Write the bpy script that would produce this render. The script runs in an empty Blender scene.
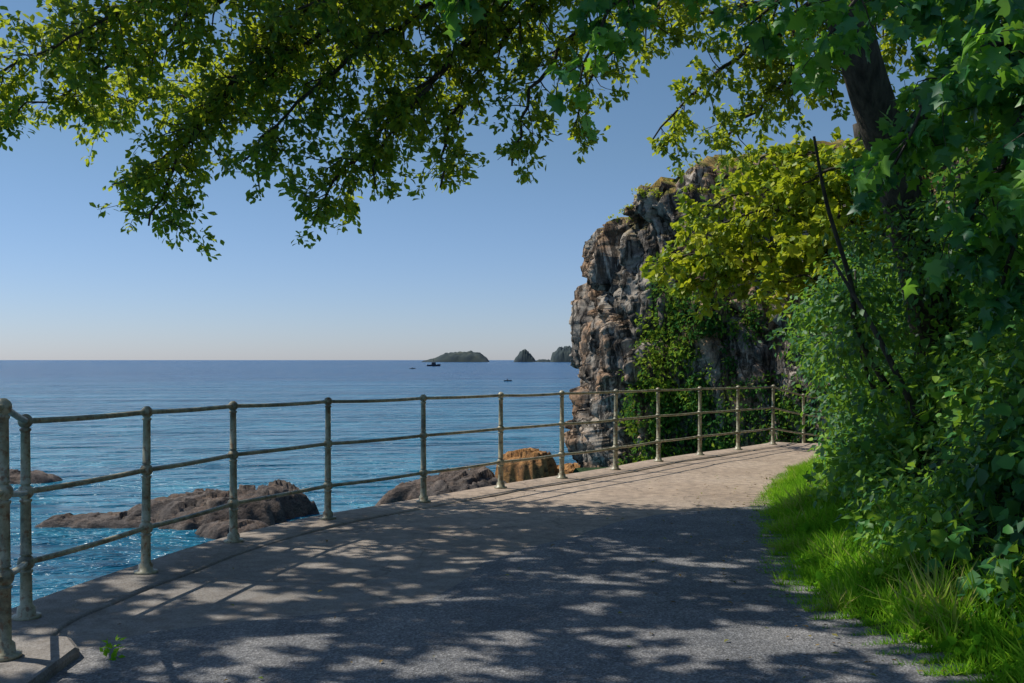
import bpy, math, numpy as np
from mathutils import Vector, noise as mn
R = np.random.RandomState(7)
scene = bpy.context.scene
D = bpy.data

# ------------------------------------------------------------------ helpers
def new_obj(name, me, mat=None, parent=None, smooth=False):
    o = D.objects.new(name, me); scene.collection.objects.link(o)
    if mat is not None:
        for m in (mat if isinstance(mat, list) else [mat]): me.materials.append(m)
    if parent: o.parent = parent
    if smooth: me.polygons.foreach_set('use_smooth', [True]*len(me.polygons))
    return o
def empty(name):
    o = D.objects.new(name, None); scene.collection.objects.link(o); return o
class MB:
    def __init__(s): s.v=[]; s.f=[]; s.n=0; s.mi=[]
    def add(s, v, f, mi=0):
        s.v.extend([tuple(p) for p in v]); s.f.extend([tuple(i+s.n for i in q) for q in f])
        s.mi.extend([mi]*len(f)); s.n+=len(v)
    def mesh(s, name):
        me=D.meshes.new(name); me.from_pydata(s.v,[],s.f); me.polygons.foreach_set('material_index', s.mi); me.update(); return me
def tube(mb, pts, rad, seg=8, mi=0, cap=True):
    pts=[Vector(p) for p in pts]; n=len(pts)
    V=[];F=[]
    prev=None
    for i,p in enumerate(pts):
        t=(pts[min(i+1,n-1)]-pts[max(i-1,0)])
        if t.length<1e-9: t=Vector((0,0,1))
        t.normalize()
        if prev is None:
            a = t.cross(Vector((0,0,1)) if abs(t.z)<.9 else Vector((1,0,0)))
        else: a = prev - t*prev.dot(t)
        a.normalize(); prev=a; b=t.cross(a)
        r=rad[i] if hasattr(rad,'__len__') else rad
        for k in range(seg):
            an=2*math.pi*k/seg
            V.append(p+a*(r*math.cos(an))+b*(r*math.sin(an)))
    for i in range(n-1):
        for k in range(seg):
            k2=(k+1)%seg
            F.append((i*seg+k,i*seg+k2,(i+1)*seg+k2,(i+1)*seg+k))
    if cap:
        F.append(tuple(range(seg))[::-1]); F.append(tuple((n-1)*seg+k for k in range(seg)))
    mb.add(V,F,mi)
def catmull(P, per=8):
    P=[np.array(p,float) for p in P]; out=[]
    Q=[2*P[0]-P[1]]+P+[2*P[-1]-P[-2]]
    for i in range(1,len(Q)-2):
        p0,p1,p2,p3=Q[i-1:i+3]
        for k in range(per):
            t=k/per
            out.append(.5*((2*p1)+(-p0+p2)*t+(2*p0-5*p1+4*p2-p3)*t*t+(-p0+3*p1-3*p2+p3)*t**3))
    out.append(P[-1]); return np.array(out)
def resample(C, n):
    C=np.asarray(C); d=np.r_[0,np.cumsum(np.linalg.norm(np.diff(C,axis=0),axis=1))]
    s=np.linspace(0,d[-1],n)
    return np.stack([np.interp(s,d,C[:,k]) for k in range(C.shape[1])],1)
def grid_mesh(name, P, mat, smooth=True, closed=False):
    nu,nv=P.shape[:2]
    idx=np.arange(nu*nv).reshape(nu,nv)
    q=np.stack([idx[:-1,:-1],idx[1:,:-1],idx[1:,1:],idx[:-1,1:]],-1).reshape(-1,4)
    me=D.meshes.new(name); me.vertices.add(nu*nv); me.vertices.foreach_set('co',P.reshape(-1).astype(np.float32))
    me.loops.add(q.size); me.loops.foreach_set('vertex_index',q.reshape(-1).astype(np.int32))
    me.polygons.add(len(q)); me.polygons.foreach_set('loop_start',np.arange(0,q.size,4,dtype=np.int32))
    me.update(calc_edges=True); me.validate()
    return new_obj(name,me,mat,smooth=smooth)

# ------------------------------------------------------------------ leaves
def unit(a): return a/np.maximum(np.linalg.norm(a,axis=-1,keepdims=True),1e-9)
def rdir(n): return unit(R.normal(size=(n,3)))
OAK=(np.array([[0,0,0],[.17,.3,.05],[.26,.68,.07],[0,1,-.06],[-.26,.68,.07],[-.17,.3,.05],[0,.5,0]],float),
     [(0,1,6),(1,2,6),(2,3,6),(3,4,6),(4,5,6),(5,0,6)])
SIMPLE=(np.array([[0,0,0],[.28,.45,.06],[0,1,-.08],[-.28,.45,.06]],float),[(0,1,2),(0,2,3)])
BROAD=(np.array([[0,0,0],[.42,.12,.04],[.36,.55,.03],[0,1,-.12],[-.36,.55,.03],[-.42,.12,.04],[0,.4,-.03]],float),
     [(0,1,6),(1,2,6),(2,3,6),(3,4,6),(4,5,6),(5,0,6)])
_s=[(0,0),(.22,-.1),(.5,.12),(.3,.28),(.62,.55),(.3,.58),(.18,.72),(0,1.05)]
_v=[(x,y,-.25*x*x-.1*y*y+.02) for x,y in _s]+[(-x,y,-.25*x*x-.1*y*y+.02) for x,y in _s[-2:0:-1]]
SYC=(np.array([(0,.42,.06)]+_v,float),[(0,i+1,(i+1)%len(_v)+1) for i in range(len(_v))])
class Leaves:
    def __init__(s): s.b=[]
    def add(s,pos,axis,normal,size,tmpl,tint):
        s.b.append((pos,axis,normal,np.broadcast_to(size,(len(pos),)),tmpl,np.broadcast_to(tint,(len(pos),))))
    def build(s,name,mat,parent=None):
        VV=[];FF=[];TT=[];off=0
        for pos,ax,no,sz,(tv,tf),ti in s.b:
            ax=unit(ax); b=unit(np.cross(no,ax)); n=np.cross(ax,b)
            k=len(tv); N=len(pos)
            bend=R.uniform(.4,1.8,size=(N,1,1))
            V=pos[:,None]+sz[:,None,None]*(tv[None,:,0:1]*b[:,None]+tv[None,:,1:2]*ax[:,None]+tv[None,:,2:3]*bend*n[:,None])
            f=np.array(tf)[None]+ (np.arange(N)*k)[:,None,None]+off
            VV.append(V.reshape(-1,3)); FF.append(f.reshape(-1,3)); TT.append(np.repeat(ti,k)); off+=N*k
        V=np.concatenate(VV);F=np.concatenate(FF);T=np.concatenate(TT)
        me=D.meshes.new(name); me.vertices.add(len(V)); me.vertices.foreach_set('co',V.reshape(-1).astype(np.float32))
        me.loops.add(F.size); me.loops.foreach_set('vertex_index',F.reshape(-1).astype(np.int32))
        me.polygons.add(len(F)); me.polygons.foreach_set('loop_start',np.arange(0,F.size,3,dtype=np.int32))
        a=me.attributes.new('tint','FLOAT','POINT'); a.data.foreach_set('value',T.astype(np.float32))
        me.update(calc_edges=True)
        print(name,'tris',len(F))
        return new_obj(name,me,mat,parent=parent)
    def clumps(s,C,rad,npc,size,tmpl,tint=(0,1),squash=.8,droop=.5):
        C=np.asarray(C,float); n=len(C)*npc
        if not len(C): return
        c=np.repeat(C,npc,0); r=np.repeat(np.broadcast_to(rad,(len(C),)),npc)
        d=rdir(n); rr=r*R.uniform(.45,1.08,n)
        p=c+d*rr[:,None]*np.array([1,1,squash])
        ax=unit(rdir(n)*.8+d*.6+np.array([0,0,-droop]))
        no=unit(d+np.array([-.25,-.1,.7])+rdir(n)*.5)
        nz=np.array([mn.noise(Vector(q*.9)) for q in C])
        base=np.repeat(np.clip(tint[0]+(tint[1]-tint[0])*(.5+nz*.9+R.uniform(-.3,.3,len(C))),0,1),npc)
        s.add(p,ax,no,size*R.uniform(.6,1.3,n),tmpl,np.clip(base+R.normal(0,.16,n),0,1))

# ------------------------------------------------------------------ materials
def mat_new(name):
    m=D.materials.new(name); m.use_nodes=True; nt=m.node_tree; nt.nodes.clear()
    out=nt.nodes.new('ShaderNodeOutputMaterial'); return m,nt,out
def N(nt,t,**k):
    n=nt.nodes.new(t)
    for a,b in k.items(): setattr(n,a,b)
    return n
def ramp(nt,fac,stops,interp='LINEAR'):
    n=nt.nodes.new('ShaderNodeValToRGB'); n.color_ramp.interpolation=interp
    e=n.color_ramp.elements
    while len(e)<len(stops): e.new(.5)
    for x,(p,c) in zip(e,stops):
        x.position=p; x.color=(c[0],c[1],c[2],1) if hasattr(c,'__len__') else (c,c,c,1)
    nt.links.new(fac,n.inputs['Fac']); return n.outputs['Color']
def coords(nt,scale=(1,1,1)):
    tc=nt.nodes.new('ShaderNodeTexCoord'); mp=nt.nodes.new('ShaderNodeMapping'); mp.inputs['Scale'].default_value=scale
    nt.links.new(tc.outputs['Object'],mp.inputs['Vector']); return mp.outputs['Vector']
def noise(nt,vec,scale,detail=6,rough=.55,out='Fac',dist=0):
    n=nt.nodes.new('ShaderNodeTexNoise'); n.inputs['Scale'].default_value=scale; n.inputs['Detail'].default_value=detail
    n.inputs['Roughness'].default_value=rough; n.inputs['Distortion'].default_value=dist
    nt.links.new(vec,n.inputs['Vector']); return n.outputs[out]
def math_(nt,op,a,b):
    n=nt.nodes.new('ShaderNodeMath'); n.operation=op
    for s,v in ((n.inputs[0],a),(n.inputs[1],b)):
        if isinstance(v,bpy.types.NodeSocket): nt.links.new(v,s)
        else: s.default_value=v
    return n.outputs[0]
def mix(nt,fac,a,b,mode='MIX'):
    n=nt.nodes.new('ShaderNodeMix'); n.data_type='RGBA'; n.blend_type=mode
    for s,v in ((n.inputs[0],fac),(n.inputs[6],a),(n.inputs[7],b)):
        if isinstance(v,bpy.types.NodeSocket): nt.links.new(v,s)
        elif hasattr(v,'__len__'): s.default_value=(v[0],v[1],v[2],1)
        elif s.type=='RGBA': s.default_value=(v,v,v,1)
        else: s.default_value=v
    return n.outputs[2]
def bsdf(nt,out,color,rough=.8,bump=None,bs=.5,bd=.02,spec=.3):
    p=nt.nodes.new('ShaderNodeBsdfPrincipled')
    if isinstance(color,bpy.types.NodeSocket): nt.links.new(color,p.inputs['Base Color'])
    else: p.inputs['Base Color'].default_value=(*color,1)
    if isinstance(rough,bpy.types.NodeSocket): nt.links.new(rough,p.inputs['Roughness'])
    else: p.inputs['Roughness'].default_value=rough
    p.inputs['Specular IOR Level'].default_value=spec
    if bump is not None:
        b=nt.nodes.new('ShaderNodeBump'); b.inputs['Strength'].default_value=bs; b.inputs['Distance'].default_value=bd
        nt.links.new(bump,b.inputs['Height']); nt.links.new(b.outputs['Normal'],p.inputs['Normal'])
    nt.links.new(p.outputs[0],out.inputs['Surface']); return p
def leaf_mat(name,stops,trans,tf=.4,rough=.5,spec=.35,gloss=True):
    m,nt,out=mat_new(name)
    at=N(nt,'ShaderNodeAttribute',attribute_name='tint')
    col=ramp(nt,at.outputs['Fac'],stops)
    if gloss: p=bsdf(nt,out,col,rough,spec=spec)
    else:
        p=N(nt,'ShaderNodeBsdfDiffuse'); nt.links.new(col,p.inputs['Color'])
    tr=N(nt,'ShaderNodeBsdfTranslucent')
    tc=mix(nt,.6,col,trans); nt.links.new(tc,tr.inputs['Color'])
    ms=N(nt,'ShaderNodeMixShader'); ms.inputs[0].default_value=tf
    nt.links.new(p.outputs[0],ms.inputs[1]); nt.links.new(tr.outputs[0],ms.inputs[2]); nt.links.new(ms.outputs[0],out.inputs['Surface'])
    return m
M_oak=leaf_mat('oak_leaves',[(0,(.020,.105,.05)),(.45,(.055,.18,.04)),(1,(.21,.29,.022))],(.74,.80,.03),.52)
M_syc=leaf_mat('sycamore_leaves',[(0,(.020,.115,.058)),(.6,(.05,.21,.052)),(1,(.17,.36,.04))],(.40,.78,.04),.42,.42,.5)
M_yel=leaf_mat('sunlit_leaves',[(0,(.06,.16,.015)),(.5,(.20,.29,.018)),(1,(.40,.40,.03))],(.72,.78,.03),.42)
M_hedge=leaf_mat('hedge_leaves',[(0,(.014,.08,.03)),(.5,(.06,.215,.036)),(1,(.27,.42,.05))],(.45,.75,.05),.35)
M_wood=leaf_mat('shrub_leaves',[(0,(.014,.07,.025)),(.5,(.045,.16,.03)),(1,(.15,.28,.05))],(.4,.65,.06),.3,gloss=False)
M_grass=leaf_mat('grass_blades',[(0,(.05,.17,.012)),(.6,(.15,.37,.02)),(.93,(.32,.48,.04)),(1,(.40,.36,.13))],(.42,.78,.04),.42,gloss=False)
M_cliffveg=leaf_mat('cliff_scrub',[(0,(.022,.08,.025)),(.5,(.07,.17,.03)),(1,(.22,.30,.03))],(.35,.5,.04),.3,gloss=False)
M_litter=leaf_mat('leaf_litter',[(0,(.10,.06,.03)),(.5,(.20,.14,.06)),(1,(.14,.2,.04))],(.3,.25,.06),.15,gloss=False)

def mk_bark():
    m,nt,out=mat_new('bark'); v=coords(nt,(6,6,1.5)); n=noise(nt,v,3,5,.65)
    bsdf(nt,out,ramp(nt,n,[(.3,(.02,.017,.013)),(.7,(.10,.085,.065))]),.9,n,.8,.03); return m
M_bark=mk_bark()
def mk_concrete():
    m,nt,out=mat_new('weathered_concrete'); v=coords(nt)
    a=noise(nt,v,.7,6,.65); b=noise(nt,v,9,6,.75); c=noise(nt,v,80,2,.8)
    warm_sun=ramp(nt,a,[(.3,(.40,.30,.22)),(.55,(.53,.41,.31)),(.75,(.60,.48,.38))])
    cool_shade=ramp(nt,a,[(.3,(.24,.22,.20)),(.55,(.31,.285,.26)),(.75,(.38,.35,.32))])
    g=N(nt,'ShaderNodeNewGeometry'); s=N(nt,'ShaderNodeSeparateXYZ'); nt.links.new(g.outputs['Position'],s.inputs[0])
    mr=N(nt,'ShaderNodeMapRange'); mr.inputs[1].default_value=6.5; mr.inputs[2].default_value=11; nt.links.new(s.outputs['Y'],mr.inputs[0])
    col=mix(nt,mr.outputs[0],cool_shade,warm_sun)  # tree shade painted grey on near concrete, sunlight painted tan further along
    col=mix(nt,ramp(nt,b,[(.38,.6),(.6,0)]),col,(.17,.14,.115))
    col=mix(nt,.55,col,ramp(nt,c,[(.3,.3),(.7,1)]),'MULTIPLY')
    vo=N(nt,'ShaderNodeTexVoronoi',feature='DISTANCE_TO_EDGE'); vo.inputs['Scale'].default_value=.55
    dn=N(nt,'ShaderNodeTexNoise'); dn.inputs['Scale'].default_value=2.5; dn.inputs['Detail'].default_value=5; nt.links.new(v,dn.inputs['Vector'])
    ad=N(nt,'ShaderNodeVectorMath',operation='MULTIPLY_ADD'); ad.inputs[1].default_value=(.5,.5,.5)
    nt.links.new(dn.outputs['Color'],ad.inputs[0]); nt.links.new(v,ad.inputs[2]); nt.links.new(ad.outputs[0],vo.inputs['Vector'])
    col=mix(nt,.7,col,ramp(nt,vo.outputs['Distance'],[(0,.45),(.008,1)]),'MULTIPLY')
    hb=mix(nt,.5,b,c)
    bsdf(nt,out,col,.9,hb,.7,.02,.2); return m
M_conc=mk_concrete()
def mk_asphalt():
    m,nt,out=mat_new('asphalt'); v=coords(nt)
    vo=N(nt,'ShaderNodeTexVoronoi'); vo.inputs['Scale'].default_value=95; nt.links.new(v,vo.inputs['Vector'])
    a=noise(nt,v,1.3,5,.6); c=noise(nt,v,45,3,.8); pt=noise(nt,v,3.5,5,.7)
    col=ramp(nt,a,[(.3,(.14,.143,.15)),(.7,(.225,.215,.21))])
    col=mix(nt,ramp(nt,pt,[(.4,.5),(.6,0)]),col,(.085,.088,.096))
    st=ramp(nt,vo.outputs['Color'],[(.2,.5),(.6,1),(.9,1.7)])
    col=mix(nt,.8,col,st,'MULTIPLY')
    hb=mix(nt,.5,vo.outputs['Distance'],c)
    bsdf(nt,out,col,.85,hb,.8,.012,.25); return m
M_asph=mk_asphalt()
def mk_rock(name,stops,rust,sc=1.0,rustamt=.5,bd=.25,zs=.55,dark=.8,crack=0):
    m,nt,out=mat_new(name); v=coords(nt); vs=coords(nt,(1,1,zs))
    a=noise(nt,vs,.7*sc,8,.72,dist=.5); b=noise(nt,v,.4*sc,6,.7); c=noise(nt,vs,2.0*sc,8,.74)
    f=noise(nt,v,9*sc,4,.75)
    col=ramp(nt,a,stops)
    col=mix(nt,ramp(nt,b,[(.48,0),(.58,rustamt)]),col,rust)
    col=mix(nt,ramp(nt,c,[(.38,dark),(.5,0)]),col,(.03,.025,.022))
    col=mix(nt,.6,col,ramp(nt,f,[(.35,.4),(.65,1.4)]),'MULTIPLY')
    h=mix(nt,.3,c,f)
    if crack:
        cv=coords(nt,(1.5,1.5,.35)); cr=noise(nt,cv,1.1,7,.6,dist=.8)
        k=ramp(nt,cr,[(.46,1),(.492,.12),(.508,.12),(.54,1)])
        col=mix(nt,crack,col,k,'MULTIPLY'); h=mix(nt,.35,h,k)
    bsdf(nt,out,col,.88,h,1.0,bd,.2); return m
M_cliff=mk_rock('cliff_rock',[(.32,(.095,.08,.066)),(.44,(.21,.178,.148)),(.56,(.43,.375,.305)),(.68,(.25,.215,.18))],(.44,.23,.10),1,.55,.2,.4,.85,.8)
M_rock=mk_rock('shore_rock',[(.3,(.045,.04,.036)),(.5,(.105,.088,.078)),(.7,(.24,.19,.15))],(.18,.115,.075),2,.4,.1,1.6)
M_rust=mk_rock('rust_rock',[(.3,(.14,.075,.035)),(.5,(.38,.19,.065)),(.7,(.50,.29,.12))],(.25,.12,.05),2,.6,.1,1.5,.8)
def mk_isl():
    m,nt,out=mat_new('island_rock'); v=coords(nt); n=noise(nt,v,.03,6,.7)
    bsdf(nt,out,ramp(nt,n,[(.35,(.02,.035,.045)),(.6,(.04,.055,.05)),(.75,(.11,.10,.06))]),.95); return m
M_isl=mk_isl()
def mk_soil():
    m,nt,out=mat_new('undergrowth_soil'); v=coords(nt); n=noise(nt,v,3,5,.7)
    bsdf(nt,out,ramp(nt,n,[(.3,(.012,.024,.01)),(.6,(.03,.06,.018)),(.8,(.06,.07,.03))]),.95,n,1,.2,.1); return m
M_soil=mk_soil()
def mk_paint():
    m,nt,out=mat_new('weathered_railing_paint'); v=coords(nt); n=noise(nt,v,6,7,.78); n2=noise(nt,v,28,5,.7)
    col=ramp(nt,n,[(.38,(.13,.12,.075)),(.5,(.30,.28,.18)),(.68,(.52,.46,.31))])
    col=mix(nt,ramp(nt,n2,[(.52,0),(.62,.85)]),col,(.18,.085,.03))
    bsdf(nt,out,col,.42,n2,.3,.004,.5); return m
M_rail=mk_paint()
def mk_sea():
    m,nt,out=mat_new('sea_water')
    big=noise(nt,coords(nt,(.003,.02,1)),1,4,.65); mid=noise(nt,coords(nt,(.05,.13,1)),1,6,.7)
    rip=noise(nt,coords(nt,(.7,1.5,1)),1,3,.7,dist=.5)
    w1=noise(nt,coords(nt,(1,1.8,1)),1.5,3,.6,dist=.4); w2=noise(nt,coords(nt,(.22,.5,1)),1,4,.6); w3=noise(nt,coords(nt,(.035,.09,1)),1,4,.62)
    near=ramp(nt,mix(nt,.5,mid,rip),[(.38,(.004,.05,.10)),(.5,(.008,.12,.20)),(.62,(.04,.23,.32))])  # light and dark wave faces painted into the water colour
    far=ramp(nt,mix(nt,.4,big,mid),[(.38,(.001,.03,.10)),(.5,(.003,.055,.15)),(.62,(.008,.095,.21))])  # same painted wave shading, coarser, over the deep blue
    g=N(nt,'ShaderNodeNewGeometry'); s=N(nt,'ShaderNodeSeparateXYZ'); nt.links.new(g.outputs['Position'],s.inputs[0])
    mr=N(nt,'ShaderNodeMapRange'); mr.inputs[1].default_value=30; mr.inputs[2].default_value=300; nt.links.new(s.outputs['Y'],mr.inputs[0])
    col=mix(nt,mr.outputs[0],near,far)
    h=math_(nt,'ADD',math_(nt,'MULTIPLY',w1,.4),math_(nt,'ADD',math_(nt,'MULTIPLY',w2,1.7),math_(nt,'MULTIPLY',w3,8.0)))
    p=bsdf(nt,out,col,.17,h,1.0,1.0,.18); p.inputs['IOR'].default_value=1.33; return m
M_sea=mk_sea()

# ------------------------------------------------------------------ ground lines
SEA=-3.5
def gz(y):
    y=np.asarray(y,float)
    return .10-.0125*(np.clip(y,-6,18.5)-5)-.2*np.clip(y-18.8,0,3)
POSTS=[(-2.2,2.0),(-2.24,3.2),(-2.27,4.45),(-2.61,5.35),(-2.41,6.55),(-2.17,7.76),(-1.66,8.97),(-.90,10.13),(-.13,11.35),(.62,12.4),(1.40,13.5),(2.17,14.75),(3.0,15.9),(3.86,17.0),(4.77,18.2),(5.83,19.9),(7.6,21.2)]
LEFT=catmull([(-2.1,-8),(-2.2,-1),(-2.3,3.2),(-2.5,4.6),(-2.61,5.35),(-2.41,6.55),(-2.14,7.76),(-1.66,8.97),(-.90,10.13),(-.13,11.35),(.62,12.4),(1.40,13.5),(2.17,14.75),(3.0,15.9),(3.86,17.0),(4.77,18.2),(5.83,19.9),(7.6,21.2),(11,22.3),(16,23)],8)
RIGHT=catmull([(2.5,-8),(2.3,-1),(2.1,3),(1.93,4.5),(1.74,5.9),(2.1,7.8),(2.57,9.9),(3.55,12.7),(4.9,15.8),(7.2,18.0),(10.5,19.2),(16,20)],8)
nL=160
L=resample(LEFT,nL); Rr=resample(RIGHT,nL)
nv=14
t=np.linspace(-.02,1.08,nv)[None,:,None]
P2=L[:,None]*(1-t)+Rr[:,None]*t
Z=gz(P2[...,1]); 
for i in range(nL):
    for j in range(nv): Z[i,j]+=.012*mn.noise(Vector((P2[i,j,0]*.8,P2[i,j,1]*.8,0)))
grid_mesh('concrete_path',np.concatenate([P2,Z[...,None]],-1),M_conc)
AL=resample(catmull([(-1.8,-8),(-1.9,0),(-1.95,3.6),(-2.1,4.6),(-1.9,5.05),(-1.3,5.4),(-.5,5.9),(-.1,7.1),(.4,8.0),(1.27,9.2),(2.5,9.9)],8),120)
AR=resample(catmull([(2.6,-8),(2.4,-1),(2.25,3),(2.1,4.5),(1.95,5.9),(2.25,7.8),(2.62,9.9)],8),120)
for i in range(120):
    AL[i]+=.06*np.array([mn.noise(Vector((AL[i,0]*3,AL[i,1]*3,1))),mn.noise(Vector((AL[i,0]*3,AL[i,1]*3,5)))])
t=np.linspace(0,1,14)[None,:,None]
P2=AL[:,None]*(1-t)+AR[:,None]*t; Z=gz(P2[...,1])+.016
for i in range(120):
    for j in range(14): Z[i,j]+=.012*mn.noise(Vector((P2[i,j,0]*.8,P2[i,j,1]*.8,0)))-(.011 if j==0 else 0)
grid_mesh('asphalt_path',np.concatenate([P2,Z[...,None]],-1),M_asph)
S=resample(LEFT,260); T=unit(np.gradient(S,axis=0)); NO=np.stack([-T[:,1],T[:,0]],1)
prof=[(-.27,-.03),(-.265,.010),(-.25,.017),(.2,.022),(.235,.01),(.24,-.16),(.19,-.17),(.2,-.6),(.35,-2),(.6,-4.6)]
G=np.zeros((260,len(prof),3))
for j,(o,z) in enumerate(prof):
    G[:,j,:2]=S+NO*o; G[:,j,2]=gz(S[:,1])+z
for i in range(260):
    for j in range(len(prof)):
        q=Vector(G[i,j]*2.2); a=.018 if j<6 else .06
        G[i,j,:2]+=NO[i]*a*mn.noise(q); 
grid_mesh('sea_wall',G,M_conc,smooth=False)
mb=MB()
def box(mb,pts2,z0,z1,bev=.02,mi=0):
    n=len(pts2); c=np.mean(pts2,0)
    ring=lambda s,z:[(c[0]+(p[0]-c[0])*s,c[1]+(p[1]-c[1])*s,z) for p in pts2]
    V=ring(1,z0)+ring(1,z1-bev)+ring(1-bev*1.2,z1)
    F=[tuple(2*n+k for k in range(n))]
    for lv in (0,1):
        for k in range(n):
            k2=(k+1)%n; F.append((lv*n+k,lv*n+k2,(lv+1)*n+k2,(lv+1)*n+k))
    mb.add(V,F,mi)
box(mb,[(-2.62,0),(-1.93,0),(-1.96,3.6),(-2.02,4.65),(-2.14,4.83),(-2.6,4.93)],-.2,.17)
new_obj('concrete_plinth',mb.mesh('plinth'),M_conc)

# ------------------------------------------------------------------ railing
mb=MB()
hs=[.30,.68,1.06]
def postprof(hs):
    pr=[(0,.075),(.018,.075),(.022,.05),(.06,.046),(.075,.032)]
    for k,hh in enumerate(hs):
        last=(k==len(hs)-1)
        r0=.030-.003*k; rb=.045-.003*k
        pr+= [(hh-.055,r0),(hh-.05,r0+.006),(hh-.04,r0+.006)]
        for a in range(-60,61,20):
            pr.append((hh+rb*math.sin(math.radians(a)),rb*math.cos(math.radians(a))))
        if last: pr+=[(hh+rb*.97,rb*.35),(hh+rb*1.02,.001)]
        else: pr+=[(hh+.045,r0+.004),(hh+.05,r0-.001)]
    return pr
tops=[]
for i,(x,y) in enumerate(POSTS):
    z=float(gz(y))+.016
    if i<=2: z=.17
    for_h=[a+(.0 if i>2 else .06) for a in hs]
    tx,ty=R.normal(0,.006,2); pr=postprof(for_h)
    tube(mb,[(x+tx*a,y+ty*a,z+a) for a,_ in pr],[r for _,r in pr],14)
    tops.append([(x,y,z+a) for a in for_h])
for i in range(len(tops)-1):
    for k in range(3):
        a=Vector(tops[i][k]); b=Vector(tops[i+1][k]); sg=.003+.008*R.rand()
        tube(mb,[a.lerp(b,u)-Vector((0,0,sg*4*u*(1-u))) for u in np.linspace(0,1,9)],.0165,10,cap=False)
new_obj('metal_railing',mb.mesh('railing'),M_rail,smooth=True)

# ------------------------------------------------------------------ sea
me=D.meshes.new('sea'); s=40000
me.from_pydata([(-s,-2000,SEA),(s,-2000,SEA),(s,s,SEA),(-s,s,SEA)],[],[(0,1,2,3)])
new_obj('sea',me,M_sea)

# ------------------------------------------------------------------ rocks
def rock(name,cx,cy,rx,ry,h,mat,seed,tilt=0,nu=170,nv=70,rough=.35,rot=0,p=3.2):
    base=SEA-.5; P=np.zeros((nu+1,nv,3)); cr,sr=math.cos(rot),math.sin(rot)
    for i in range(nu+1):
        th=2*math.pi*(i%nu)/nu
        k=1+.3*mn.noise(Vector((math.cos(th)*1.4+seed,math.sin(th)*1.4,seed)))+.2*mn.noise(Vector((math.cos(th)*5,math.sin(th)*5,seed)))
        for j in range(nv):
            r=1-j/(nv-1); x=math.cos(th)*r; y=math.sin(th)*r
            hh=(1-r**p)
            X=x*rx*k; Y=y*ry*k
            fine=mn.fractal(Vector((X*2.2+seed,Y*2.6,seed)),.8,2.1,4)
            fac=0
            for sc,am in ((.8,.75),(1.9,.4),(4.2,.12)):
                q0=Vector((X*sc+seed,Y*sc*1.2,seed)); d,pp=mn.voronoi(q0); cp=Vector(pp[0]); q=q0-cp
                fac+=am*(mn.noise(cp*5.1)*.7+q.x*mn.noise(cp*9)+q.y*mn.noise(cp*13))
            lvl=h*(1+tilt*x)*(1+max(-.6,min(.45,rough*fac*1.6)))
            z=base+(lvl-base+SEA)*hh+.03*fine
            P[i,j]=(cx+X*cr-Y*sr,cy+X*sr+Y*cr,z if r<.995 else base)
    grid_mesh(name,P,mat,smooth=False)
rock('sea_rock',-9.4,31.8,3.3,2.4,.72,M_rock,3,.45,rough=.42,p=7)
rock('sea_rock',-12.0,30.6,2.8,1.3,.26,M_rock,23,.1,rot=.1,rough=.5,p=6)
rock('sea_rock',-7.9,28.6,1.3,.9,.34,M_rock,9,0,90,36,rough=.4,p=5)
rock('sea_rock',-20.2,41,1.9,1.2,.32,M_rock,14,0,90,36,rough=.5,p=5)
rock('sea_rock',-2.3,34.2,2.3,1.6,.95,M_rock,31,.45,p=6,rough=.4)
rock('sea_rock',.45,34.8,1.15,1.2,1.65,M_rust,37,.1,rough=.2,p=12)
rock('sea_rock',1.9,35.4,1.4,1.5,1.2,M_rust,43,0,rough=.3,p=6)

# ------------------------------------------------------------------ islands
def island(name,cx,cy,w,d,h,prof,seed):
    nu,nv=72,40; P=np.zeros((nu,nv,3))
    for i in range(nu):
        u=i/(nu-1)
        for j in range(nv):
            v=j/(nv-1)*2-1
            b=np.interp(u,*zip(*prof))*max(0,1-abs(v)**3)
            z=SEA-2+(h+2)*b*(1+.18*mn.fractal(Vector((u*9+seed,v*3,seed)),.8,2,5)) if b>0 else SEA-2
            P[i,j]=(cx+(u-.5)*w,cy+v*d,z)
    grid_mesh(name,P,M_isl,smooth=False)
yy=2450; k=yy/995
island('island',(455-512)*k,yy,70*k,60,10*k,[(0,0),(.06,.2),(.2,.4),(.35,.8),(.5,.95),(.75,1),(.86,.85),(.95,.5),(1,0)],2)
island('island',(525-512)*k,yy,24*k,40,13*k,[(0,0),(.1,.35),(.35,.85),(.5,1),(.65,.75),(.85,.4),(1,0)],7)
island('island',(566-512)*k,yy,32*k,60,15*k,[(0,0),(.08,.6),(.3,.95),(.6,1),(1,.7)],11)
island('island',(543-512)*k,yy+20,20*k,30,2.5*k,[(0,0),(.3,1),(.8,1),(1,0)],17)

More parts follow.
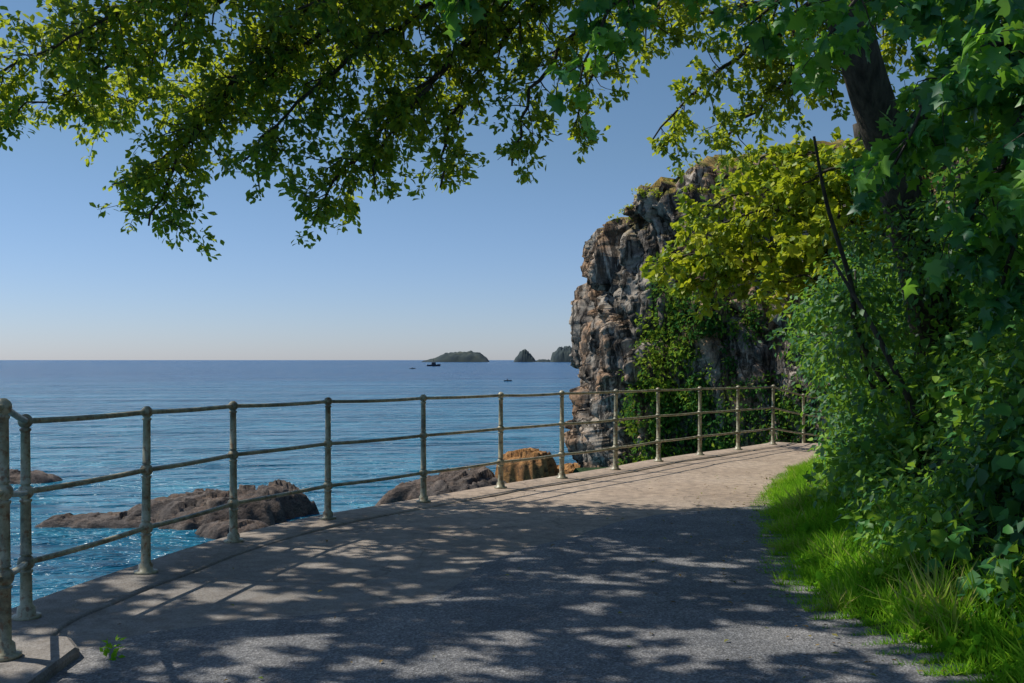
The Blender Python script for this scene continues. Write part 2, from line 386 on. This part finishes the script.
def boat(name,x,y,Ln,cabin=True):
    mb=MB(); W=Ln*.3; H=Ln*.14
    n=9; V=[];F=[]
    for i in range(n):
        u=i/(n-1); w=W/2*min(1,(1-u)*2.4)**.7 if u>.5 else W/2*(.85+.3*u)
        w=max(w,.02*Ln); sh=H*(1+.35*u*u)
        for a,b in ((-1,1),(-.75,.35),(0,0),(.75,.35),(1,1)): V.append(((u-.5)*Ln,a*w,b*sh))
    for i in range(n-1):
        for q in range(4): F.append((i*5+q,(i+1)*5+q,(i+1)*5+q+1,i*5+q+1))
        F.append((i*5+4,(i+1)*5+4,(i+1)*5,i*5))
    F.append((0,1,2,3,4)); mb.add(V,F)
    if cabin:
        box(mb,[(-.15*Ln,-.1*Ln),(.15*Ln,-.1*Ln),(.15*Ln,.1*Ln),(-.15*Ln,.1*Ln)],H,H+.18*Ln,.1)
        tube(mb,[(0,0,H+.15*Ln),(0,0,H+.5*Ln)],.012*Ln,6)
    else:
        tube(mb,[(-.05*Ln,0,H*.6),(-.03*Ln,0,H*.6+.2*Ln),(0,0,H*.6+.27*Ln)],[.07*Ln,.06*Ln,.03*Ln],8)
    m,nt,out=mat_new(name+'_paint'); v=coords(nt); bsdf(nt,out,ramp(nt,noise(nt,v,1,3),[(.4,(.03,.035,.045)),(.7,(.09,.09,.10))]),.5)
    o=new_obj(name,mb.mesh(name),m); o.location=(x,y,SEA-.03*Ln); o.rotation_euler=(0,0,.2)
boat('fishing_boat',-63,800,11)
boat('dinghy',-1.0,235,1.9,False)
boat('dinghy',-56,560,3.4,False)

# ------------------------------------------------------------------ cliff
CL=resample(catmull([(9,56),(5.3,47),(3.6,41),(2.75,36.8),(3.0,34.3),(4.3,32.9),(6.4,31.6),(8.6,30),(11,28),(14,26),(18,24.5),(26,23)],10),480)
TC=unit(np.gradient(CL,axis=0)); NC=np.stack([TC[:,1],-TC[:,0]],1)
topx=[(2.6,6.1),(3.2,6.8),(4.1,7.3),(5.6,7.9),(7,8.0),(10,7.9),(16,8.5),(26,12)]
nvf,nvc=200,34
def facet(v,sc,amp,tiltamp):
    q=v*sc; d,p=mn.voronoi(q); c=Vector(p[0]); r=(q-c)
    g=Vector((mn.noise(c*5.3),mn.noise(c*7.7+Vector((9,2,1))),mn.noise(c*6.1+Vector((1,7,4)))))
    return amp*mn.noise(c*3.3+Vector((3.1,1.7,.3)))+tiltamp*r.dot(g)*2, d[1]-d[0]
def cliff_pt(i,j):
    x,y=CL[i]; nx,ny=NC[i]
    topz=float(np.interp(x,*zip(*topx)))+ (max(0,y-38)*.03)+.25*mn.noise(Vector((x*1.3,y*1.3,9)))
    if j<nvf:
        v=j/(nvf-1); z=SEA-1+(topz-SEA+1)*v
        lean=.22*(1-v)+.3*math.sin(v*5.2-1.2)
        w=Vector((x+.2*mn.noise(Vector((x,y,z))*.7),y,z+.3*mn.noise(Vector((x+9,y,z))*.7)))
        st=Vector((w.x+.3*w.z,w.y,w.z*.36-w.x*.12))
        f1,e1=facet(st,.6,.85,.45); f2,e2=facet(st,1.5,.42,.33); f3,e3=facet(Vector((w.x+.3*w.z,w.y,w.z*.6)),3.6,.15,.12)
        f=mn.fractal(Vector((x,y,z))*1.6,.8,2.1,5)*.09
        off=lean+f+f1+f2+f3-.45*max(0,1-e1*9)-.2*max(0,1-e2*8)-math.pow(v,16)*.5-.25
        return (x+nx*off,y+ny*off,z)
    w=(j-nvf+1)/nvc
    a=cliff_pt(i,nvf-1)
    z=a[2]+w*2.2+.35*min(1,w*8)*mn.fractal(Vector((x*.6,y*.6+w*6,2)),.8,2,4)
    return (a[0]-nx*w*10,a[1]-ny*w*10+w*1.5,z)
P=np.zeros((len(CL),nvf+nvc,3))
for i in range(len(CL)):
    for j in range(nvf+nvc): P[i,j]=cliff_pt(i,j)
nt=M_cliff.node_tree
pb=[n for n in nt.nodes if n.type=='BSDF_PRINCIPLED'][0]
old=pb.inputs['Base Color'].links[0].from_socket
geo=N(nt,'ShaderNodeNewGeometry'); sx=N(nt,'ShaderNodeSeparateXYZ'); nt.links.new(geo.outputs['Normal'],sx.inputs[0])
sp=N(nt,'ShaderNodeSeparateXYZ'); nt.links.new(geo.outputs['Position'],sp.inputs[0])
gm=ramp(nt,sx.outputs['Z'],[(.5,0),(.75,1)])
hm=N(nt,'ShaderNodeMapRange'); hm.inputs[1].default_value=5; hm.inputs[2].default_value=7; nt.links.new(sp.outputs['Z'],hm.inputs[0])
mm=N(nt,'ShaderNodeMath',operation='MULTIPLY'); nt.links.new(gm,mm.inputs[0]); nt.links.new(hm.outputs[0],mm.inputs[1])
gcol=ramp(nt,noise(nt,coords(nt),2,6),[(.35,(.09,.11,.02)),(.6,(.30,.2,.06))])
nt.links.new(mix(nt,mm.outputs[0],old,gcol),pb.inputs['Base Color'])
grid_mesh('cliff',P,M_cliff,smooth=False)
Pc=P
veg=Leaves(); C1=[];C2=[];C3=[]
for _ in range(8000):
    i=R.randint(60,len(CL)-1); j=R.randint(20,nvf+nvc-8)
    p=Pc[i,j]; x,y,z=p
    if y>40: continue
    nn=mn.noise(Vector((x*.45,y*.45,z*.45)))
    if j>=nvf-3:
        if R.rand()<.5: C3.append(p+R.normal(0,.08,3))
        continue
    if z<5.0-abs(x-4.9)*.7+nn*1.5 and z>-3 and x>3.8+.2*max(0,z) and x<7.0 and nn>-.3: C1.append(p+np.array([0,-.2,0]))
    elif x>=7.3 and nn>.0 : C2.append(p)
    elif 3.5<x<7 and z>5.6 and nn>.1: C3.append(p)
print(len(C1),len(C2),len(C3))
C1=np.array(C1);C2=np.array(C2);C3=np.array(C3)
veg.clumps(C1,R.uniform(.2,.55,len(C1)),40,.15,SIMPLE,(.0,1))
veg.clumps(C2,R.uniform(.15,.45,len(C2)),30,.14,SIMPLE,(.0,.8))
veg.build('cliff_scrub',M_cliffveg)
gv=Leaves(); gv.clumps(C3,R.uniform(.08,.22,len(C3)),30,.11,SIMPLE,(.1,1),.6,-.3)
gv.build('clifftop_grass',M_yel)

# ------------------------------------------------------------------ right hand bank terrain
xs=np.r_[np.arange(1.2,9,.22),np.arange(9,60,1.6)]; ys=np.r_[np.arange(-9,24,.3)]
X,Y=np.meshgrid(xs,ys,indexing='ij')
RC=resample(RIGHT,220); TR=unit(np.gradient(RC,axis=0))
pts=np.stack([X.ravel(),Y.ravel()],1)
dd=np.linalg.norm(pts[:,None]-RC[None],axis=2); ki=dd.argmin(1)
rel=pts-RC[ki]; side=rel[:,0]*TR[ki,1]-rel[:,1]*TR[ki,0]
sd=(np.where(side>0,1,-1)*dd.min(1)).reshape(X.shape)
bankf=lambda d: np.interp(d,[-9,-.1,0,.5,.9,1.5,2.4,4,8,20,60],[-.6,-.3,.0,.06,.3,1.1,2.2,3.6,5.5,9,14])
Zb=gz(Y)+bankf(sd)
for i in range(X.shape[0]):
    for j in range(X.shape[1]):
        if sd[i,j]>0: Zb[i,j]+=min(1,sd[i,j])*.15*mn.noise(Vector((X[i,j],Y[i,j],0)))
grid_mesh('wooded_bank',np.stack([X,Y,Zb],-1),M_soil)

def edge_at(s,off):
    k=np.clip((s*(len(RC)-1)).astype(int),0,len(RC)-1)
    n=np.stack([TR[k,1],-TR[k,0]],1); return RC[k]+n*off[:,None]
yv=RC[:,1]
s_of_y=lambda y: np.interp(y,yv,np.linspace(0,1,len(RC)))
def near(C): return C[C[:,0]<.62*C[:,1]+.9]
hd=Leaves(); nC=1500
y=R.uniform(3.2,19.3,nC); off=R.uniform(.6,3.6,nC)
q=edge_at(s_of_y(y),off); base=gz(q[:,1])+bankf(off)
C=near(np.stack([q[:,0],q[:,1],base+R.uniform(-.1,.35,nC)],1))
sel=np.array([mn.noise(Vector(c*.7+5))>.02 for c in C])
hd.clumps(C[~sel],R.uniform(.15,.42,(~sel).sum()),60,.075,SIMPLE,(0,1))
hd.clumps(C[sel],R.uniform(.2,.45,sel.sum()),36,.09,BROAD,(0,.9))
nC=640; y=R.uniform(8.5,19,nC); h=R.uniform(.3,2.8,nC)
off=.65+R.uniform(0,1.3,nC)-.75*np.exp(-((h-1.7)/.7)**2)*np.exp(-((y-13)/2.4)**2)
q=edge_at(s_of_y(y),off); C=np.stack([q[:,0],q[:,1],gz(q[:,1])+h],1)
cl=np.array([mn.noise(Vector(c*1.1)) for c in C]); C=C[cl>-.2]; nC=len(C)
hd.clumps(C,R.uniform(.15,.42,nC),60,.085,SIMPLE,(-.35,.5))
hd.build('hedge',M_hedge)
wd=Leaves(); nC=560
y=R.uniform(5,20,nC); off=R.uniform(1.9,6,nC); q=edge_at(s_of_y(y),off)
C=near(np.stack([q[:,0],q[:,1],gz(q[:,1])+bankf(off)+R.uniform(.2,3.0,nC)],1))
wd.clumps(C,R.uniform(.35,.7,len(C)),60,.13,SIMPLE,(0,.9))
wd.build('woodland_shrubs',M_wood)

gr=Leaves()
n=46000; y=R.uniform(2.8,14,n); off=np.abs(R.normal(.3,.33,n))-.14
cl=np.array([mn.noise(Vector((a*2.2,b*2.2,3))) for a,b in zip(y,off)])
c2=np.array([mn.noise(Vector((a*7,b*7,8))) for a,b in zip(y,off)])
off=off+.14*cl+.05*c2
keep=off<1.1; y=y[keep]; off=off[keep]; cl=cl[keep]; n=len(y)
q=edge_at(s_of_y(y),off); pos=np.stack([q[:,0],q[:,1],gz(q[:,1])+np.maximum(bankf(off),0)-.01],1)
GR=(np.array([[-.03,0,0],[.03,0,0],[.024,.55,.08],[-.024,.55,.08],[0,1,.38]],float),[(0,1,2),(0,2,3),(3,2,4)])
ax=unit(np.stack([R.normal(-.25,.5,n),R.normal(-.1,.5,n),np.ones(n)],1)); no=unit(rdir(n)*np.array([1,1,.2]))
gr.add(pos,ax,no,R.uniform(.05,.16,n)*(1+.9*cl)*np.clip(off*2+.6,.5,1.4),GR,np.clip(.5+cl+R.normal(0,.18,n),0,1))
y=R.uniform(3.5,11,120); off=R.uniform(.15,.9,120); q=edge_at(s_of_y(y),off)
gr.clumps(np.stack([q[:,0],q[:,1],gz(q[:,1])+.06],1),.1,14,.06,BROAD,(.0,.7),.5,-.2)
gr.build('grass_verge',M_grass)
wl=Leaves(); C=np.array([(-1.9,4.75,float(gz(4.7))+.03),(-1.86,4.6,float(gz(4.7))+.03)])
wl.clumps(C,.035,16,.035,SIMPLE,(.4,.8),1,-.5); wl.build('weed',M_grass)
lt=Leaves(); n=420
y=R.uniform(3.6,13,n); off=-np.abs(R.normal(0,.45,n))-.02; sct=R.rand(n)<.3; off[sct]=-R.uniform(.2,4,sct.sum())
q=edge_at(s_of_y(y),off); ax=rdir(n)*np.array([1,1,.1])
lt.add(np.stack([q[:,0],q[:,1],gz(q[:,1])+.03],1),ax,unit(np.array([0,0,1])+rdir(n)*.2),R.uniform(.015,.045,n),SIMPLE,R.rand(n))
lt.build('fallen_leaves',M_litter)

# ------------------------------------------------------------------ trees
def limb(mb,lv,pts,r0,r1,bstep,blen,tw=.13,tl=(.14,.34),nl=9,size=.085,tmpl=OAK,start=.15,droop=.25,tint=(.0,1),spread=1.0,hang=.3,taper=.35):
    pts=[np.array(p,float) for p in pts]
    C=catmull(pts,8); Ls=np.linalg.norm(np.diff(C,axis=0),axis=1).sum()
    n=max(6,int(Ls/.15)); C=resample(C,n)
    C[1:-1]+=R.normal(0,.022,(n-2,3))
    tube(mb,C,np.linspace(r0,r1,n),8)
    LP=[];LA=[];LN=[];LT=[]
    nb=int(Ls*(1-start)/bstep)
    for b in range(nb+1):
        s=start+(1-start)*(b+R.rand()*.8)/(nb+.8); i=min(n-2,int(s*(n-1)))
        t=unit(C[i+1]-C[i])
        d=rdir(1)[0]; d-=t*d.dot(t); d=unit(d)*spread+t*R.uniform(.2,.9)+np.array([0,0,-droop]); d=unit(d)
        l=blen*R.uniform(.35,1.15)*(1-taper*s)
        m=max(3,int(l/.12)); p=C[i].copy(); path=[p.copy()]
        for k in range(m):
            d=unit(d+R.normal(0,.25,3)+np.array([0,0,-.05])); p=p+d*(l/m); path.append(p.copy())
        rb=max(.004,(r0+(r1-r0)*s)*.45)
        tube(mb,path,np.linspace(min(rb,.018),.003,len(path)),4,cap=False)
        path=np.array(path); bt=R.uniform(tint[0],tint[1])
        nt_=max(2,int(l/tw))
        for k in range(nt_+1):
            f=.2+.8*k/nt_; a=f*(len(path)-1); ia=min(int(a),len(path)-2); base=path[ia]+(path[ia+1]-path[ia])*(a-ia)
            td=unit(rdir(1)[0]+unit(path[ia+1]-path[ia])*.7+np.array([0,0,-.05])); tlg=R.uniform(*tl)
            end=base+td*tlg
            if k%2==0: tube(mb,[base,base+td*tlg*.5+R.normal(0,.01,3),end],[.0035,.003,.002],3,cap=False)
            g=R.uniform(.35,1.05,nl)[:,None]
            pp=base+td*tlg*g+R.normal(0,.03,(nl,3))
            aa=unit(rdir(nl)+td*.7+np.array([0,0,-hang])); LP.append(pp);LA.append(aa)
            LN.append(unit(np.array([-.1,0,.9])+rdir(nl)*.75)); LT.append(np.clip(bt+R.normal(0,.15,nl),0,1))
    if LP:
        LP=np.concatenate(LP);LA=np.concatenate(LA);LN=np.concatenate(LN);LT=np.concatenate(LT)
        lv.add(LP,LA,LN,size*R.uniform(.65,1.25,len(LP)),tmpl,LT)

oak=empty('oak_tree'); mb=MB(); lv=Leaves()
tube(mb,catmull([(4.6,10.2,-.2),(4.3,10,1.5),(3.75,9.5,3.0),(3.2,9.1,4.2),(2.95,9,5.2),(2.7,8.8,6.4)],6),np.linspace(.26,.13,31),14)
tube(mb,catmull([(3.2,9.1,4.2),(2.2,8.9,5.6),(.6,9.2,6.2)],6),np.linspace(.12,.07,13),10)
V=dict(nl=15,size=.085,tw=.12,tl=(.1,.26))
limb(mb,lv,[(1.4,9,5.9),(.4,9.5,5.4),(-.4,10,4.75),(-1.1,10,4.0),(-1.75,10,3.35),(-2.0,10,2.9)],.07,.012,.052,.7,**V)
limb(mb,lv,[(.3,9.2,6.2),(-1.3,9.5,5.4),(-2.4,10,4.7),(-3.2,10,3.8),(-3.65,10,2.85)],.06,.01,.052,.72,**V)
limb(mb,lv,[(0,9,6.4),(-1.5,9.2,5.9),(-3,9.5,5.3),(-4.2,10,4.8),(-5.4,10,4.3)],.06,.012,.06,.85,**V)
limb(mb,lv,[(1.4,9.2,5.8),(.7,10,4.9),(.15,10,4.1),(-.0,10,3.45)],.04,.01,.065,.5,**V)
limb(mb,lv,[(.3,9.6,5.4),(-.8,9.6,4.9),(-1.9,9.7,4.2),(-2.65,9.8,3.45)],.04,.01,.052,.7,**V)
limb(mb,lv,[(-1.6,9.8,4.9),(-2.8,10,4.2),(-3.5,10.2,3.6),(-4.1,10.2,3.3)],.03,.008,.065,.5,**V)
limb(mb,lv,[(-.8,9.8,4.2),(-1.3,9.9,3.6),(-1.35,9.9,3.2)],.025,.008,.065,.4,**V)
limb(mb,lv,[(-.6,9.6,5.6),(-1.8,10.6,4.9),(-2.9,10.8,4.5),(-3.8,11,4.4),(-4.9,11,4.4)],.04,.01,.06,.9,**V)
limb(mb,lv,[(-2.6,9.8,5.2),(-3.8,10,4.6),(-4.6,10.2,4.2),(-5.2,10.2,4.0)],.03,.008,.065,.55,**V)
limb(mb,lv,[(.6,9.6,5.4),(-.3,10.2,4.5),(-.7,10.3,3.8),(-.75,10.4,3.3)],.04,.01,.065,.5,**V)
limb(mb,lv,[(2.2,9.2,5.6),(1.4,10,5.0),(.9,10.2,4.5),(.6,10.2,3.8)],.04,.008,.085,.5,**V)
limb(mb,lv,[(3.0,9.3,5.0),(2.5,10.2,4.7),(2.0,10.5,4.4),(1.5,10.6,3.85)],.04,.008,.08,.6,**V)
limb(mb,lv,[(3.1,9.2,4.5),(2.9,10.4,4.4),(2.5,10.8,4.1),(2.2,10.9,3.8)],.04,.01,.07,.6,**V)
limb(mb,lv,[(3.1,9.2,5.2),(2.6,10.0,5.1),(2.0,10.3,5.1),(1.4,10.4,5.0)],.04,.01,.07,.7,**V)
limb(mb,lv,[(3.1,9.2,4.7),(4.0,9.6,4.9),(5.2,9.6,4.7)],.05,.01,.06,.7,**V)
limb(mb,lv,[(3.5,9.3,3.6),(4.2,9.8,4.0),(5.0,9.9,3.9)],.05,.01,.06,.6,**V)
limb(mb,lv,[(0,9,5.9),(-.6,8.6,5.1),(-1.2,8.6,4.75),(-2,8.6,4.5)],.03,.01,.06,.6,**V)
limb(mb,lv,[(-1,9,6.0),(-2,8.8,5.2),(-3,8.8,4.8),(-4.2,8.8,4.2)],.03,.01,.06,.7,**V)
for (a,b,c,d) in [((2.2,8.5,6.5),(-1,7.5,6.7),(-5,6.6,6.3),(-8.8,6,5.9)),((2.2,8.2,6.4),(-1,6.2,6.6),(-5,4.8,6.2),(-8.6,4.4,5.9)),
                  ((2.2,8.8,6.6),(-1,8.9,6.9),(-5,8.7,6.8),(-9.5,8.4,6.6)),((2,9,6.7),(-1,10,7.2),(-5,10,7.2),(-9,9.8,7.0)),
                  ((2.2,8,6.3),(0,5,6.3),(-3,3,6.1),(-6,2,5.9)),((2.2,8.5,6.7),(-2,7.6,7.2),(-6,7.4,7.2),(-9,7.2,6.6)),
                  ((-3,7.4,6.7),(-5,7.8,6.5),(-6.5,8,6.4),(-8.8,7.9,6.2)),((-3.5,7,6.6),(-5,6.7,6.6),(-6.6,6.7,6.5),(-8.6,6.6,6.2)),
                  ((-2,9.3,7),(-3.6,9.6,6.9),(-5,9.7,6.9),(-7.2,9.4,6.8)),((-2,5.8,6.5),(-4,5.6,6.4),(-6,5.5,6.3),(-8.2,5.6,6.1)),
                  ((-2,8,6.6),(-3.6,8.2,6.3),(-5.4,8.4,6.2),(-7,8.8,6.2))]:
    limb(mb,lv,[a,b,c,d],.08,.015,.14,1.0,tw=.2,tl=(.06,.16),nl=17,size=.135,tmpl=SIMPLE,taper=.1)
new_obj('trunk_and_limbs',mb.mesh('oak_wood'),M_bark,oak,True)
lv.build('foliage',M_oak,oak)

syc=empty('sycamore_tree'); mb=MB(); lv=Leaves()
tube(mb,catmull([(4.2,6.8,.9),(3.9,6.7,2.4),(3.4,6.5,3.8),(2.9,6.4,4.8)],6),np.linspace(.14,.07,19),10)
sk=dict(tmpl=SYC,size=.088,tw=.14,tl=(.1,.22),nl=6,hang=.9,tint=(0,1))
limb(mb,lv,[(3.0,6.4,4.7),(1.7,6.4,4.3),(.5,6.2,3.95),(-.5,6.1,3.75)],.04,.01,.09,.42,**sk)
limb(mb,lv,[(1.2,6.4,4.2),(.6,6.3,3.7),(.42,6.2,3.2)],.02,.006,.12,.28,**sk)
for a in [[(3.4,6.5,3.9),(2.7,6,3.9),(2.0,5.8,3.6),(1.8,5.8,3.2)],[(3.5,6.5,3.6),(2.9,6,3.4),(2.4,5.6,3.0),(2.15,5.6,2.6)],
          [(3.7,6.6,3.3),(3.1,6,3.0),(2.7,5.6,2.5),(2.5,5.6,2.0)],[(3.2,6.5,4.2),(2.4,6.6,4.2),(1.9,6.8,4.0),(1.6,7,3.8)],
          [(3.6,6.6,3.6),(3.1,6.6,3.5),(2.7,6.9,3.1),(2.5,7,2.7)],[(3.8,6.6,3.2),(3.2,5.4,3.3),(2.8,5,2.9),(2.6,5,2.3)],
          [(3.5,6.2,3.6),(3.0,5.2,3.7),(2.5,4.9,3.4),(2.3,4.9,3.0)],[(3.6,6.6,3.6),(3.2,6,2.9),(2.9,5.7,2.3),(2.75,5.6,1.7)]]:
    limb(mb,lv,a,.03,.008,.075,.48,**{**sk,'size':.10})
new_obj('trunk_and_limbs',mb.mesh('syc_wood'),M_bark,syc,True)
lv.build('foliage',M_syc,syc)

yt=empty('maple_tree'); mb=MB(); lv=Leaves()
tube(mb,catmull([(7.0,17.2,.6),(6.6,17.2,2.4),(6.2,17.2,4.2),(6.0,17.3,5.6)],6),np.linspace(.2,.08,19),10)
yk=dict(tmpl=BROAD,size=.12,tw=.14,tl=(.15,.35),nl=10,hang=.5,tint=(.0,1),start=.1)
for a in [[(6.6,17.2,2.6),(5.5,17.5,3.3),(4.2,17.8,3.5),(2.5,18.2,3.3)],[(6.4,17.2,3.4),(5.4,17.5,4.2),(4.4,17.8,4.5),(3.2,18,4.2)],
          [(6.6,17.2,2.2),(5.8,17,2.6),(5.0,16.8,2.9),(4.2,16.8,2.7)],[(6.2,17.2,4.2),(5.6,17,4.6),(4.8,17,4.7),(4.2,17,4.5)],
          [(6.2,17,3.4),(5.4,16,3.8),(4.9,15.5,3.6),(4.3,15.3,3.2)],[(6.2,17,4.2),(5.6,16,4.5),(5.0,15.6,4.5),(4.3,15.5,4.1)],
          [(6.4,17.2,3.0),(5.4,17.5,3.4),(4.4,17.8,3.2),(3.3,18,2.8)],[(6.2,17,3.8),(5.2,17,3.9),(4.2,16.6,4.0),(3.0,16.6,3.6)],
          [(6.2,17,4.5),(5.4,17,5.0),(4.4,17,5.0),(3.8,17,4.7)],
          [(6.6,17,2.6),(6,16,3),(5.5,15.4,2.8),(4.9,15.2,2.5)],[(6,17.3,5.0),(6.0,16.8,5.0),(6.0,16.3,4.8)]]:
    limb(mb,lv,a,.05,.012,.085,.8,**yk)
new_obj('trunk_and_limbs',mb.mesh('maple_wood'),M_bark,yt,True)
lv.build('foliage',M_yel,yt)
mb=MB()
for a in [[(3.9,9.6,.8),(3.25,9.3,1.7),(3.1,9.1,2.2),(2.85,9,2.9),(2.7,8.9,3.5)],[(3.9,10,.6),(3.5,10,1.6),(3.45,10,2.4)],[(3.6,8.6,.8),(3.2,8.7,1.7),(2.9,9.0,2.4)]]:
    tube(mb,catmull(a,5),np.linspace(.035,.012,len(catmull(a,5))),7)
new_obj('shrub_stems',mb.mesh('stems'),M_bark,smooth=True)

# ------------------------------------------------------------------ light / camera
el=math.radians(52); hx,hy=-.95,.30; az=math.atan2(hx,hy)
Sd=Vector((math.sin(az)*math.cos(el),math.cos(az)*math.cos(el),math.sin(el)))
w=D.worlds.new('World'); scene.world=w; w.use_nodes=True; nt=w.node_tree
bg=nt.nodes['Background']; sk_=nt.nodes.new('ShaderNodeTexSky'); sk_.sky_type='NISHITA'; sk_.sun_disc=False
sk_.sun_elevation=el; sk_.sun_rotation=az%(2*math.pi); sk_.air_density=1.0; sk_.dust_density=0.2; sk_.ozone_density=3
tc=nt.nodes.new('ShaderNodeTexCoord'); sz=nt.nodes.new('ShaderNodeSeparateXYZ'); nt.links.new(tc.outputs['Generated'],sz.inputs[0])
tint=ramp(nt,sz.outputs['Z'],[(0,(.46,.52,.76)),(.08,(.47,.53,.70)),(.2,(.49,.55,.60)),(.38,(.50,.58,.58)),(.6,(.95,.97,1))])
nt.links.new(mix(nt,1.0,sk_.outputs[0],tint,'MULTIPLY'),bg.inputs[0]); bg.inputs[1].default_value=.15
sl=D.lights.new('sun','SUN'); sl.energy=5; sl.angle=math.radians(.45); sl.color=(1,.95,.85)
so=D.objects.new('sun',sl); scene.collection.objects.link(so); so.rotation_euler=(-Sd).to_track_quat('-Z','Y').to_euler()
cam=D.cameras.new('camera'); co=D.objects.new('camera',cam); scene.collection.objects.link(co)
co.location=(0,0,1.5); co.rotation_euler=(math.radians(90),0,0); cam.lens=35; cam.sensor_width=36; cam.shift_y=18.5/1024
cam.clip_end=100000; scene.camera=co
scene.view_settings.view_transform='Standard'; scene.view_settings.look='None'; scene.view_settings.exposure=0
